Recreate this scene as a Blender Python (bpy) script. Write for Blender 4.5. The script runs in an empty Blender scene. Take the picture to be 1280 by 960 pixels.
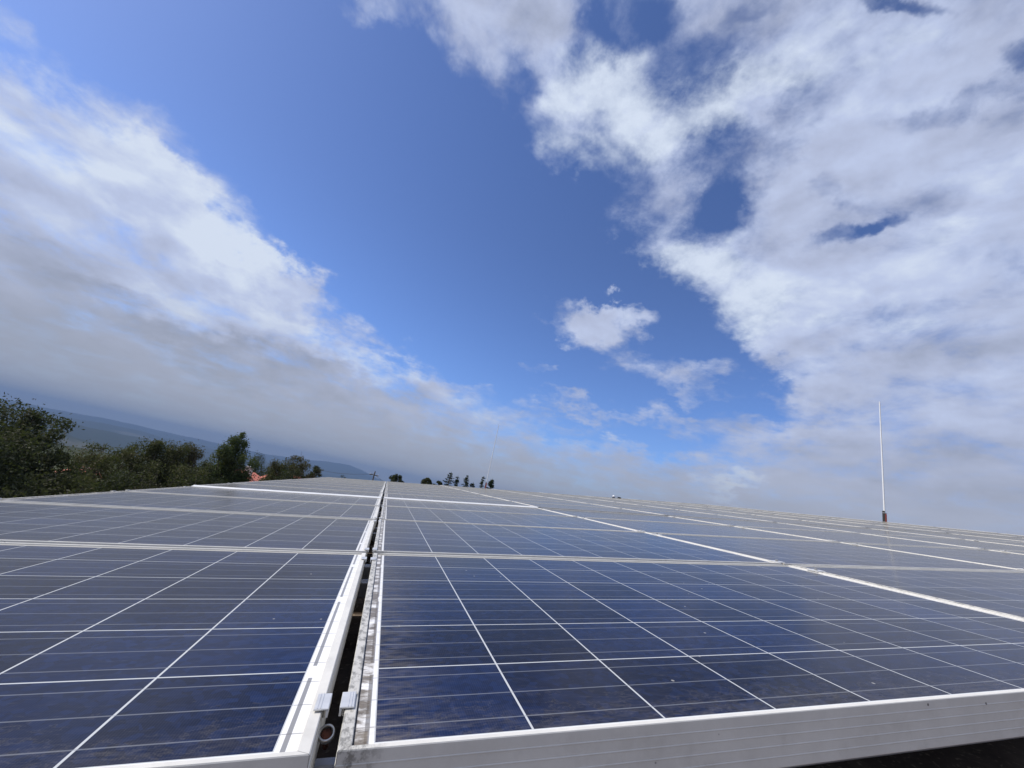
import bpy, math, random
import numpy as np
from mathutils import Vector, Matrix

random.seed(7)
rng = np.random.default_rng(7)
scene = bpy.context.scene
R = math.radians
S = 0.158                       # solar cell pitch in metres

# ------------------------------------------------------------------ frame of the roof plane
ROOF_O = Vector((0.0, 0.0, 6.0))            # corner of the first cell of the front panel beside the gap
AX = Vector((0.99110, 0.0, 0.13308))        # along the rows, rising towards the ridge
AY = Vector((0.0, 0.99996, 0.00865))        # up the columns, away from the viewer
AX.normalize()
AN = AX.cross(AY).normalized(); AY = AN.cross(AX).normalized()
ROT = Matrix((AX, AY, AN)).transposed()     # roof axes -> world


def on_roof(i, j, z=0.0):
    """i, j, z in cells measured on the roof plane."""
    return ROOF_O + (AX * i + AY * j + AN * z) * S


# ------------------------------------------------------------------ camera
W = ((0.93887, 0.26273, 0.22249), (-0.28094, 0.21109, 0.93622), (0.19901, -0.94149, 0.272))
CAM = ROOF_O - Vector((0.33593, 2.97092, -1.49521)) * S
cd = bpy.data.cameras.new('camera'); cam = bpy.data.objects.new('camera', cd)
scene.collection.objects.link(cam)
m = Matrix(((W[0][0], -W[0][1], -W[0][2]), (W[1][0], -W[1][1], -W[1][2]), (W[2][0], -W[2][1], -W[2][2])))
cam.matrix_world = Matrix.Translation(CAM) @ m.to_4x4()
cd.sensor_width = 36; cd.lens = 518 / 1280 * 36
cd.clip_start = 0.02; cd.clip_end = 60000
scene.camera = cam
RT = Vector((W[0][0], W[1][0], W[2][0])); UPV = -Vector((W[0][1], W[1][1], W[2][1])); FW = Vector((W[0][2], W[1][2], W[2][2]))


def az_el(az, el, dist):
    """point at a horizontal distance from the viewer; azimuth clockwise from +Y, elevation in degrees."""
    return Vector((CAM.x + dist * math.sin(R(az)), CAM.y + dist * math.cos(R(az)), CAM.z + dist * math.tan(R(el))))


# ------------------------------------------------------------------ world: sky and clouds
SUN_AZ, SUN_EL = -72.0, 47.0
world = bpy.data.worlds.new('World'); scene.world = world; world.use_nodes = True
nt = world.node_tree; nt.nodes.clear()


class NB:
    """tiny node-expression helper"""
    def __init__(s, nt): s.nt = nt

    def n(s, t, **k):
        nd = s.nt.nodes.new(t)
        for a, b in k.items(): setattr(nd, a, b)
        return nd

    def put(s, sock, v):
        if isinstance(v, bpy.types.NodeSocket): s.nt.links.new(v, sock)
        else: sock.default_value = v

    def math(s, op, a, b=None, c=None, clamp=False):
        nd = s.n('ShaderNodeMath', operation=op, use_clamp=clamp)
        s.put(nd.inputs[0], a)
        if b is not None: s.put(nd.inputs[1], b)
        if c is not None: s.put(nd.inputs[2], c)
        return nd.outputs[0]

    def vmath(s, op, a, b=None, scale=None):
        nd = s.n('ShaderNodeVectorMath', operation=op)
        s.put(nd.inputs[0], a)
        if b is not None: s.put(nd.inputs[1], b)
        if scale is not None: s.put(nd.inputs[3], scale)
        return nd.outputs[1] if op in ('DOT_PRODUCT', 'LENGTH', 'DISTANCE') else nd.outputs[0]

    def rng(s, v, a, b, c=0.0, d=1.0, smooth=True):
        nd = s.n('ShaderNodeMapRange', interpolation_type='SMOOTHSTEP' if smooth else 'LINEAR')
        s.put(nd.inputs[0], v)
        for k, x in enumerate((a, b, c, d)): s.put(nd.inputs[k + 1], x)
        return nd.outputs[0]

    def mix(s, f, a, b, blend='MIX'):
        nd = s.n('ShaderNodeMix', data_type='RGBA', blend_type=blend)
        s.put(nd.inputs[0], f); s.put(nd.inputs[6], a if not isinstance(a, tuple) else a + (1,) * (4 - len(a)))
        s.put(nd.inputs[7], b if not isinstance(b, tuple) else b + (1,) * (4 - len(b)))
        return nd.outputs[2]

    def noise(s, v, scale, detail=4, rough=0.5, dist=0.0, dim='3D', w=None, color=False):
        nd = s.n('ShaderNodeTexNoise', noise_dimensions=dim)
        if v is not None: s.put(nd.inputs['Vector'], v)
        s.put(nd.inputs['Scale'], scale); nd.inputs['Detail'].default_value = detail
        nd.inputs['Roughness'].default_value = rough; nd.inputs['Distortion'].default_value = dist
        if w is not None: s.put(nd.inputs['W'], w)
        return nd.outputs['Color' if color else 'Fac']

    def comb(s, x, y, z=0.0):
        nd = s.n('ShaderNodeCombineXYZ')
        s.put(nd.inputs[0], x); s.put(nd.inputs[1], y); s.put(nd.inputs[2], z)
        return nd.outputs[0]

    def sep(s, v):
        nd = s.n('ShaderNodeSeparateXYZ'); s.put(nd.inputs[0], v)
        return nd.outputs


def lin(r, g, b):
    f = lambda c: (c / 255) / 12.92 if c / 255 <= 0.04045 else ((c / 255 + 0.055) / 1.055) ** 2.4
    return (f(r), f(g), f(b), 1.0)


B = NB(nt)
tc = B.n('ShaderNodeTexCoord'); D = tc.outputs['Generated']
sky = B.n('ShaderNodeTexSky', sky_type='NISHITA'); sky.sun_disc = False
sky.sun_elevation = R(SUN_EL); sky.sun_rotation = R(SUN_AZ); sky.altitude = 300; sky.air_density = 1.0; sky.dust_density = 0.6; sky.ozone_density = 2.0
sky_col = sky.outputs[0]
dn = B.vmath('NORMALIZE', D)
dF = B.vmath('DOT_PRODUCT', dn, tuple(FW)); dR = B.vmath('DOT_PRODUCT', dn, tuple(RT)); dU = B.vmath('DOT_PRODUCT', dn, tuple(UPV))
dFs = B.math('MAXIMUM', dF, 0.15)
gu = B.math('DIVIDE', dR, dFs); gv = B.math('DIVIDE', dU, dFs)
xyz = B.sep(dn)
zc = B.math('ADD', B.math('MAXIMUM', xyz[2], 0.0), 0.16)
q = B.comb(B.math('DIVIDE', xyz[0], zc), B.math('DIVIDE', xyz[1], zc), 0.0)
warp1 = B.noise(q, 2.2, 5, 0.6, color=True)
warp = B.vmath('SCALE', B.vmath('SUBTRACT', warp1, (0.5, 0.5, 0.5)), scale=0.22)
warpf = B.noise(dn, 7.5, 7, 0.62, color=True)
warp2 = B.vmath('SCALE', B.vmath('SUBTRACT', warpf, (0.5, 0.5, 0.5)), scale=0.22)
P = B.vmath('MULTIPLY', B.vmath('ADD', B.vmath('ADD', B.comb(gu, gv, 0.0), warp), warp2), (1, 1, 0))


def blob(acc, px, py, rx, ry, ang, amp, vec=P, soft=0.62):
    """adds a soft ellipse in the sky; place, half-axes and tilt are given on the tangent plane of the sky's middle"""
    mp = B.n('ShaderNodeMapping', vector_type='TEXTURE')
    B.put(mp.inputs['Vector'], vec)
    mp.inputs['Location'].default_value = ((px - 640) / 518, (480 - py) / 518, 0)
    mp.inputs['Rotation'].default_value = (0, 0, -R(ang))
    mp.inputs['Scale'].default_value = (rx / 518, ry / 518, 1)
    l = B.vmath('LENGTH', mp.outputs[0])
    f = B.rng(l, 1.0 + soft, 1.0 - soft)
    return B.math('MULTIPLY_ADD', f, amp, acc)


den = 0.78
for a in [
    # clear blue between the two banks
    (255, 0, 330, 145, 27, -1.0), (520, 235, 345, 158, 46, -1.05), (765, 410, 190, 88, 40, -1.0), (895, 468, 80, 36, 26, -0.75), (700, 500, 120, 30, 14, -0.3), (110, 30, 260, 70, 14, -0.5), (560, 410, 190, 55, 30, -0.5),
    # holes in the bank on the ridge side
    (790, 30, 62, 46, 10, -0.52), (750, 62, 34, 30, 20, -0.25), (870, 92, 62, 30, -28, -0.36), (893, 215, 40, 58, 12, -0.42), (880, 272, 40, 36, 0, -0.30), (905, 250, 60, 40, 30, -0.12), (760, 215, 90, 50, 30, -0.42), (1060, 292, 40, 14, -12, -0.36), (1100, 281, 36, 12, -24, -0.34), (1025, 240, 30, 12, 0, -0.26),
    (1130, 16, 44, 10, 5, -0.40), (1278, 78, 34, 18, -30, -0.42), (985, 165, 60, 30, -40, -0.30), (1185, 138, 90, 11, -14, -0.22), (655, 95, 30, 36, 0, -0.34), (900, 500, 140, 12, 8, -0.25),
    (830, 560, 90, 12, 12, -0.10), (960, 470, 50, 14, 30, -0.2), (940, 20, 40, 12, -30, -0.15), (905, 170, 26, 34, -20, -0.14),
    # loose shreds inside the blue
    (712, 376, 76, 38, 18, 0.76), (775, 388, 55, 20, 10, 0.45), (800, 432, 135, 42, 24, 1.0), (870, 478, 60, 20, 20, 0.4), (720, 515, 140, 18, 8, 0.5), (690, 455, 26, 16, 0, 0.4), (684, 450, 20, 12, 0, 0.85), (545, 392, 30, 20, 45, 0.35), (745, 495, 120, 18, 12, 0.75), (200, 215, 50, 22, 40, 0.5), (345, 330, 60, 24, 25, 0.55), (230, 270, 120, 40, 40, 0.3), (690, 195, 34, 26, 20, 0.3),
    (12, 22, 45, 26, 35, 0.45), (432, 6, 60, 34, 10, 0.85), (610, 190, 30, 40, 20, 0.15), (760, 470, 60, 14, 20, 0.3), (700, 170, 70, 60, 40, 0.25), (560, 60, 110, 60, 45, 0.3)]:
    den = blob(den, *a)
fbm = B.noise(q, 3.1, 9, 0.62, 0.3)
qs = B.vmath('MULTIPLY', q, (1.0, 0.55, 1.0))
fbm2 = B.noise(qs, 9.0, 7, 0.6, 0.5)
hz = B.rng(xyz[2], 0.02, 0.30)                     # clouds close up towards the horizon
namp = B.math('MULTIPLY_ADD', hz, 0.75, 0.25)
den = B.math('ADD', den, B.math('MULTIPLY', B.math('MULTIPLY', B.math('SUBTRACT', fbm, 0.5), 1.5), namp))
den = B.math('ADD', den, B.math('MULTIPLY', B.math('MULTIPLY', B.math('SUBTRACT', fbm2, 0.5), 0.30), namp))
fbm3 = B.noise(B.vmath('MULTIPLY', dn, (1.0, 1.0, 1.7)), 11.0, 8, 0.62, 0.25)
den = B.math('ADD', den, B.math('MULTIPLY', B.math('MULTIPLY', B.math('SUBTRACT', fbm3, 0.5), 0.72), namp))
alpha = B.rng(den, 0.12, 0.86)
# light and shade of the cloud bodies: sunlit flanks, thick grey bellies
br = 0.68
for a in [(50, 180, 140, 60, 40, 0.20), (220, 250, 150, 50, 38, 0.26), (330, 310, 70, 32, 25, 0.18), (60, 330, 200, 26, 22, -0.16), (190, 375, 110, 20, 22, 0.24), (30, 400, 120, 40, 20, -0.22), (250, 440, 170, 20, 22, -0.26), (400, 420, 140, 20, 17, 0.24), (540, 470, 90, 14, 15, 0.14),
          (90, 490, 260, 50, 16, -0.04), (430, 470, 120, 16, 14, -0.2), (560, 500, 100, 14, 14, 0.12), (700, 545, 150, 14, 12, 0.16), (640, 590, 700, 36, 11, -0.12),
          (745, 120, 60, 80, 30, 0.32), (700, 190, 36, 28, 10, 0.2), (870, 300, 60, 50, 30, 0.18), (930, 380, 170, 55, 22, 0.32), (1000, 110, 170, 60, -20, 0.18), (1210, 330, 110, 50, -25, 0.16), (820, 120, 80, 60, 0, 0.14),
          (1180, 440, 200, 26, 8, -0.13), (1100, 560, 330, 60, 8, -0.05), (915, 603, 34, 9, -12, 0.34), (745, 548, 90, 8, 10, 0.22), (1150, 100, 80, 40, -20, 0.06), (1240, 600, 200, 50, 6, -0.12), (1010, 440, 120, 26, 12, -0.12), (850, 160, 60, 26, -30, 0.12)]:
    br = blob(br, *a, soft=0.8)
puffv = B.vmath('MULTIPLY', dn, (1.0, 1.0, 1.9))
pa = B.noise(puffv, 6.5, 6, 0.55, 0.15)
pb = B.noise(B.vmath('ADD', puffv, (-0.022, 0.004, 0.055)), 6.5, 6, 0.55, 0.15)
relief = B.math('SUBTRACT', pa, pb)
br = B.math('ADD', br, B.math('MULTIPLY', B.math('MULTIPLY', relief, 0.9), namp))
sh = B.noise(B.vmath('ADD', qs, (3.1, 1.7, 0.0)), 4.2, 5, 0.5, 0.3)
br = B.math('ADD', br, B.math('MULTIPLY', B.math('MULTIPLY', B.math('SUBTRACT', sh, 0.5), 0.45), namp))
br = B.math('ADD', br, B.math('MULTIPLY', B.math('SUBTRACT', fbm3, 0.5), 0.15))
ramp = B.n('ShaderNodeValToRGB'); B.put(ramp.inputs[0], br)
e = ramp.color_ramp.elements
e[0].position = 0.1; e[0].color = lin(124, 133, 154)
e[1].position = 1.0; e[1].color = lin(216, 227, 245)
for pos, c in ((0.36, (156, 165, 189)), (0.62, (180, 190, 218)), (0.80, (192, 204, 234))):
    x = e.new(pos); x.color = lin(*c)
cloud_col = ramp.outputs[0]
# the blue
SKYK = 0.105
bluec = B.vmath('MULTIPLY', sky_col, (SKYK * 0.78, SKYK * 0.915, SKYK * 1.30))
bluec = B.vmath('MULTIPLY', bluec, B.mix(B.rng(xyz[2], 0.60, 0.15), (1.0, 1.0, 1.0), (1.10, 1.18, 1.22)))
low = B.rng(xyz[2], 0.30, -0.04)
cloud_low = B.mix(low, cloud_col, lin(170, 174, 184))
final = B.mix(alpha, bluec, B.vmath('SCALE', cloud_low, scale=1.0))
bg = B.n('ShaderNodeBackground'); B.put(bg.inputs[0], final); bg.inputs[1].default_value = 1.0
out = B.n('ShaderNodeOutputWorld'); nt.links.new(bg.outputs[0], out.inputs[0])
# same picture, written the way the Background strength is normally set: colours / 0.1, strength 0.1
final10 = B.vmath('SCALE', final, scale=10.0); nt.links.new(final10, bg.inputs[0]); bg.inputs[1].default_value = 0.1

# ------------------------------------------------------------------ sun
ld = bpy.data.lights.new('sun', 'SUN'); sun = bpy.data.objects.new('sun', ld); scene.collection.objects.link(sun)
ld.energy = 4.3; ld.angle = R(0.5); ld.color = (1.0, 0.94, 0.85)
sd = Vector((math.sin(R(SUN_AZ)) * math.cos(R(SUN_EL)), math.cos(R(SUN_AZ)) * math.cos(R(SUN_EL)), math.sin(R(SUN_EL))))
sun.rotation_euler = sd.to_track_quat('Z', 'Y').to_euler()

vs = scene.view_settings
vs.view_transform = 'Standard'; vs.look = 'None'; vs.exposure = 0.0; vs.gamma = 1.0; vs.use_curve_mapping = False
scene.render.engine = 'CYCLES'
scene.cycles.volume_bounces = 1


# ------------------------------------------------------------------ helpers
def link(o, parent=None):
    scene.collection.objects.link(o)
    if parent: o.parent = parent
    return o


class MB:
    """collects shapes and links them as one mesh object"""
    def __init__(s): s.v = []; s.f = []; s.smooth = []

    def add(s, vs_, fs, smooth=False):
        b = len(s.v); s.v += [tuple(v) for v in vs_]
        s.f += [tuple(b + i for i in f) for f in fs]; s.smooth += [smooth] * len(fs)

    def box(s, x0, x1, y0, y1, z0, z1, bev=0.0):
        if bev <= 0:
            s.add([(x, y, z) for z in (z0, z1) for y in (y0, y1) for x in (x0, x1)],
                  [(0, 2, 3, 1), (4, 5, 7, 6), (0, 1, 5, 4), (2, 6, 7, 3), (0, 4, 6, 2), (1, 3, 7, 5)]); return
        b = bev; vs_ = []
        for z, k in ((z0, b), (z0 + b, 0), (z1 - b, 0), (z1, b)):
            vs_ += [(x0 + k, y0 + k, z), (x1 - k, y0 + k, z), (x1 - k, y1 - k, z), (x0 + k, y1 - k, z)]
        fs = [(3, 2, 1, 0), (12, 13, 14, 15)]
        for l in range(3):
            for k in range(4):
                a = l * 4 + k; c = l * 4 + (k + 1) % 4
                fs.append((a, c, c + 4, a + 4))
        s.add(vs_, fs)

    def tube(s, pts, rad, n=10, cap=True):
        pts = [Vector(p) for p in pts]
        rad = [rad] * len(pts) if not isinstance(rad, (list, tuple)) else rad
        vs_ = []
        for k, p in enumerate(pts):
            d = (pts[min(k + 1, len(pts) - 1)] - pts[max(k - 1, 0)]).normalized()
            a = d.orthogonal().normalized(); c = d.cross(a)
            vs_ += [p + (a * math.cos(t) + c * math.sin(t)) * rad[k] for t in [2 * math.pi * i / n for i in range(n)]]
        fs = []
        for k in range(len(pts) - 1):
            for i in range(n):
                a, b = k * n + i, k * n + (i + 1) % n
                fs.append((a, b, b + n, a + n))
        s.add(vs_, fs, True)
        if cap: s.add(vs_[:n], [tuple(range(n))[::-1]]); s.add(vs_[-n:], [tuple(range(n))])

    def lathe(s, prof, n=24):
        vs_ = [(r * math.cos(2 * math.pi * i / n), r * math.sin(2 * math.pi * i / n), z) for r, z in prof for i in range(n)]
        s.add(vs_, [(k * n + i, k * n + (i + 1) % n, (k + 1) * n + (i + 1) % n, (k + 1) * n + i) for k in range(len(prof) - 1) for i in range(n)], False)

    def build(s, name, mat, parent=None):
        me = bpy.data.meshes.new(name); me.from_pydata(s.v, [], s.f); me.update()
        for p, sm in zip(me.polygons, s.smooth): p.use_smooth = sm
        me.materials.append(mat)
        return link(bpy.data.objects.new(name, me), parent)


def empty(name, loc=(0, 0, 0), rot=None):
    o = bpy.data.objects.new(name, None); o.empty_display_size = 0.1
    o.matrix_world = Matrix.Translation(loc) @ (rot.to_4x4() if rot is not None else Matrix.Identity(4))
    return link(o)


def tag(o, label, cat, group=None):
    o['label'] = label; o['category'] = cat
    if group: o['group'] = group
    return o


def kind(o, k):
    o['kind'] = k
    return o


def copy_tree(o, parent=None):
    c = o.copy(); scene.collection.objects.link(c); c.parent = parent
    for ch in [x for x in o.children]: copy_tree(ch, c)
    return c


def new_mat(name):
    mt = bpy.data.materials.new(name); mt.use_nodes = True
    t = mt.node_tree; b = NB(t); p = t.nodes['Principled BSDF']
    return mt, b, p


def simple(name, col, rough=0.6, metal=0.0, var=0.15, scale=8.0, bump=0.0):
    mt, b, p = new_mat(name)
    tcn = b.n('ShaderNodeTexCoord')
    nz = b.noise(tcn.outputs['Object'], scale, 5, 0.6)
    f = b.rng(nz, 0.3, 0.7)
    c = b.mix(f, tuple(x * (1 - var) for x in col), tuple(min(1, x * (1 + var)) for x in col))
    b.put(p.inputs['Base Color'], c); p.inputs['Roughness'].default_value = rough; p.inputs['Metallic'].default_value = metal
    if bump:
        bp = b.n('ShaderNodeBump'); bp.inputs['Strength'].default_value = bump; bp.inputs['Distance'].default_value = 0.01
        b.put(bp.inputs['Height'], nz); b.put(p.inputs['Normal'], bp.outputs[0])
    return mt


# ------------------------------------------------------------------ materials of the array
def frame_material():
    mt, b, p = new_mat('anodised_aluminium')
    tcn = b.n('ShaderNodeTexCoord'); oi = b.n('ShaderNodeObjectInfo')
    v = b.vmath('ADD', tcn.outputs['Object'], b.vmath('SCALE', (7.0, 3.0, 1.0), scale=oi.outputs['Random']))
    x = b.sep(tcn.outputs['Object'])
    blot = b.noise(v, 14.0, 6, 0.65)
    base = b.mix(b.rng(blot, 0.25, 0.8), (0.60, 0.585, 0.545), (0.71, 0.69, 0.64))
    # grime gathers on the low side of every panel
    lowside = b.rng(x[0], 0.02, -0.02)
    front = b.rng(x[1], 0.004, -0.006)
    sp = b.noise(b.vmath('MULTIPLY', v, (1.0, 0.5, 1.0)), 120.0, 5, 0.7)
    spk = b.math('MULTIPLY', b.rng(sp, 0.44, 0.62), lowside)
    base = b.mix(b.math('MULTIPLY', lowside, 0.45), base, (0.38, 0.37, 0.34))
    base = b.mix(b.math('MULTIPLY', spk, 0.75), base, (0.13, 0.125, 0.11))
    stain = b.math('MULTIPLY', b.rng(b.noise(v, 30.0, 4, 0.6), 0.52, 0.72), 0.12)
    base = b.mix(stain, base, (0.22, 0.20, 0.16))
    # dust and drip marks on the upright faces, and a few specks of mud
    vor = b.n('ShaderNodeTexVoronoi'); vor.inputs['Scale'].default_value = 26.0; b.put(vor.inputs['Vector'], v)
    speck = b.math('MULTIPLY', b.rng(vor.outputs['Distance'], 0.055, 0.03), b.rng(b.sep(vor.outputs['Color'])[0], 0.78, 0.8))
    base = b.mix(b.math('MULTIPLY', speck, 0.85), base, (0.03, 0.028, 0.025))
    # mitre joints at the corners
    ex = b.math('SUBTRACT', 5.197 * S, b.math('ABSOLUTE', b.math('SUBTRACT', x[0], 5 * S)))
    ey = b.math('DIVIDE', b.math('SUBTRACT', 3.10 * S, b.math('ABSOLUTE', b.math('SUBTRACT', x[1], 3.018 * S))), 0.55)
    seam = b.math('MULTIPLY', b.rng(b.math('ABSOLUTE', b.math('SUBTRACT', ex, ey)), 0.0009, 0.0004), b.rng(ex, 0.0125, 0.012))
    base = b.mix(b.math('MULTIPLY', seam, 0.7), base, (0.08, 0.075, 0.07))
    b.put(p.inputs['Base Color'], base)
    p.inputs['Metallic'].default_value = 0.04
    b.put(p.inputs['Roughness'], b.rng(blot, 0.2, 0.8, 0.38, 0.55))
    bp = b.n('ShaderNodeBump'); bp.inputs['Strength'].default_value = 0.12; bp.inputs['Distance'].default_value = 0.001
    b.put(bp.inputs['Height'], sp); b.put(p.inputs['Normal'], bp.outputs[0])
    return mt


def glass_material():
    mt, b, p = new_mat('solar_cells_under_glass')
    tcn = b.n('ShaderNodeTexCoord'); oi = b.n('ShaderNodeObjectInfo')
    obj = tcn.outputs['Object']; rnd = oi.outputs['Random']
    uv = b.vmath('SCALE', obj, scale=1.0 / S)
    u, v, _ = b.sep(uv)
    off = b.vmath('SCALE', (37.0, 19.0, 11.0), scale=rnd)
    # --- polycrystalline silicon
    cell = b.vmath('FLOOR', uv)
    wn = b.n('ShaderNodeTexWhiteNoise', noise_dimensions='3D'); b.put(wn.inputs['Vector'], b.vmath('ADD', b.vmath('MULTIPLY', cell, (1, 1, 0)), off))
    vor = b.n('ShaderNodeTexVoronoi'); vor.inputs['Scale'].default_value = 16.0
    b.put(vor.inputs['Vector'], b.vmath('MULTIPLY', b.vmath('ADD', uv, off), (1, 1, 0)))
    cr = b.math('POWER', b.sep(vor.outputs['Color'])[0], 1.6)
    tone = b.math('SUBTRACT', b.math('ADD', b.math('MULTIPLY', wn.outputs['Value'], 0.75), b.math('MULTIPLY', cr, 0.65)), 0.2, clamp=True)
    big = b.noise(b.vmath('ADD', uv, off), 0.35, 3, 0.5)
    si = b.mix(tone, (0.0022, 0.0055, 0.022), (0.0070, 0.0190, 0.072))
    si = b.mix(b.math('MULTIPLY', b.rng(big, 0.35, 0.7), 0.5), si, (0.005, 0.008, 0.020))
    # fine silver fingers across the cell
    fx = b.math('FRACT', b.math('MULTIPLY', u, 60.0))
    fing = b.rng(b.math('ABSOLUTE', b.math('SUBTRACT', fx, 0.5)), 0.10, 0.05)
    si = b.mix(b.math('MULTIPLY', fing, 0.045), si, (0.30, 0.32, 0.36))
    # busbars, three to a cell, along the row
    fb = b.math('ABSOLUTE', b.math('SUBTRACT', b.math('FRACT', b.math('MULTIPLY', v, 3.0)), 0.5))
    bus = b.rng(fb, 0.024, 0.014)
    si = b.mix(b.math('MULTIPLY', bus, 0.33), si, (0.34, 0.36, 0.40))
    # --- white gaps between cells
    du = b.math('SUBTRACT', 0.5, b.math('ABSOLUTE', b.math('SUBTRACT', b.math('FRACT', u), 0.5)))
    dv = b.math('SUBTRACT', 0.5, b.math('ABSOLUTE', b.math('SUBTRACT', b.math('FRACT', v), 0.5)))
    gap = b.math('MAXIMUM', b.rng(du, 0.0088, 0.0068), b.rng(dv, 0.0088, 0.0068))
    # busbar crosses the gap as a small dark break
    gap = b.math('MULTIPLY', gap, b.math('SUBTRACT', 1.0, b.math('MULTIPLY', b.math('MULTIPLY', bus, b.rng(du, 0.012, 0.010)), 0.35)))
    inside = b.math('MULTIPLY', b.math('MULTIPLY', b.math('GREATER_THAN', u, 0.0), b.math('LESS_THAN', u, 10.0)),
                    b.math('MULTIPLY', b.math('GREATER_THAN', v, 0.0), b.math('LESS_THAN', v, 6.0)))
    col = b.mix(gap, si, (0.50, 0.52, 0.54))
    # --- margin: white backsheet with the flat cross ribbons
    uc = b.math('ABSOLUTE', b.math('SUBTRACT', u, 5.0))
    strip = b.math('MULTIPLY', b.rng(uc, 5.028, 5.031), b.rng(uc, 5.060, 5.057))
    vv = b.math('FRACT', b.math('DIVIDE', b.math('ADD', v, 1.0), 2.0))
    seg = b.math('MULTIPLY', b.rng(vv, 0.05, 0.055), b.rng(vv, 0.95, 0.945))
    rib = b.math('MULTIPLY', strip, seg)
    back = b.mix(b.math('MULTIPLY', rib, 0.9), (0.80, 0.80, 0.80), (0.20, 0.205, 0.22))
    # dirt washed down to the low side, lying on the glass over the margin
    dn1 = b.noise(b.vmath('MULTIPLY', b.vmath('ADD', uv, off), (3.0, 6.0, 1.0)), 1.0, 6, 0.68)
    dband = b.math('MULTIPLY', b.rng(b.math('ADD', u, b.math('MULTIPLY', b.math('SUBTRACT', dn1, 0.5), 0.05)), -0.026, -0.044), b.rng(dn1, 0.36, 0.56))
    dark = b.mix(b.noise(b.vmath('ADD', uv, off), 14.0, 5, 0.7), (0.018, 0.014, 0.010), (0.20, 0.165, 0.13))
    back = b.mix(b.math('MULTIPLY', dband, 0.93), back, dark)
    back = b.mix(b.math('GREATER_THAN', v, 6.0), back, (0.48, 0.47, 0.44))  # greyer far margin: settled dust plus the lip's shade painted into the colour
    lip_shade = b.rng(u, -0.108, -0.113)  # dark line along the low lip: its shadow painted into the backsheet colour
    back = b.mix(lip_shade, back, (0.025, 0.024, 0.022))
    tick = b.math('MULTIPLY', bus, b.rng(uc, 5.001, 5.003))
    back = b.mix(b.math('MULTIPLY', tick, 0.6), back, (0.16, 0.16, 0.17))
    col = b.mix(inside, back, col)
    # --- dust film: even, plus run marks, thicker near the low edge
    st = b.noise(b.vmath('MULTIPLY', b.vmath('ADD', uv, off), (2.2, 12.0, 1.0)), 1.6, 7, 0.68, 0.9)
    st2 = b.noise(b.vmath('MULTIPLY', b.vmath('ADD', uv, off), (5.0, 26.0, 1.0)), 1.5, 5, 0.7, 1.2)
    lowd = b.rng(u, 0.85, -0.05)
    lown = b.math('MULTIPLY', b.math('MULTIPLY', lowd, lowd), b.rng(st, 0.34, 0.66))
    runs = b.math('MULTIPLY', b.rng(st2, 0.50, 0.72), b.rng(st, 0.42, 0.62))
    dust = b.math('ADD', b.math('MULTIPLY', lown, 0.19), b.math('MULTIPLY', runs, 0.065))
    dust = b.math('ADD', dust, b.math('MULTIPLY', b.rng(big, 0.25, 0.75), 0.003))
    ctr = b.noise(b.vmath('MULTIPLY', b.vmath('ADD', uv, off), (3.0, 5.0, 1.0)), 1.4, 6, 0.65)
    tide = b.rng(b.math('ABSOLUTE', b.math('SUBTRACT', ctr, b.math('MULTIPLY_ADD', v, 0.35, 0.45))), 0.02, 0.0)
    dust = b.math('ADD', dust, b.math('MULTIPLY', tide, 0.07))
    dust = b.math('ADD', dust, b.math('MULTIPLY', b.math('MULTIPLY', b.rng(v, 0.42, 0.0), b.rng(st, 0.36, 0.62)), 0.065))
    dust = b.math('ADD', dust, 0.001)
    vs2 = b.n('ShaderNodeTexVoronoi'); vs2.inputs['Scale'].default_value = 3.2
    b.put(vs2.inputs['Vector'], b.vmath('MULTIPLY', b.vmath('ADD', uv, off), (1, 0.9, 0)))
    spec = b.math('MULTIPLY', b.rng(vs2.outputs['Distance'], 0.055, 0.03), b.rng(b.sep(vs2.outputs['Color'])[1], 0.62, 0.64))
    col = b.mix(dust, col, (0.36, 0.32, 0.27))
    col = b.mix(b.math('MULTIPLY', spec, 0.45), col, (0.62, 0.60, 0.56))
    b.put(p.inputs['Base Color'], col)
    rr = b.math('ADD', b.rng(st, 0.3, 0.7, 0.10, 0.17), b.math('MULTIPLY', dust, 0.6))
    b.put(p.inputs['Roughness'], rr)
    p.inputs['IOR'].default_value = 1.24; p.inputs['Specular IOR Level'].default_value = 0.17; p.inputs['Specular Tint'].default_value = (1.0, 0.90, 0.76, 1)
    # the dust film is a thin layer of grains: the slanter the path through it, the more of it is met (1 - exp(-tau / cos))
    geo = b.n('ShaderNodeNewGeometry')
    cosv = b.math('MAXIMUM', b.math('ABSOLUTE', b.vmath('DOT_PRODUCT', geo.outputs['Normal'], geo.outputs['Incoming'])), 0.01)
    tau = b.math('MULTIPLY_ADD', b.rng(st, 0.3, 0.7), 0.006, 0.0115)
    film = b.math('SUBTRACT', 1.0, b.math('EXPONENT', b.math('MULTIPLY', b.math('DIVIDE', tau, cosv), -1.0)))
    df = b.n('ShaderNodeBsdfDiffuse'); b.put(df.inputs[0], (0.245, 0.228, 0.183, 1))
    mx = b.n('ShaderNodeMixShader'); b.put(mx.inputs[0], film)
    L_ = mt.node_tree.links; L_.new(p.outputs[0], mx.inputs[1]); L_.new(df.outputs[0], mx.inputs[2]); L_.new(mx.outputs[0], mt.node_tree.nodes['Material Output'].inputs[0])
    return mt


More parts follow.
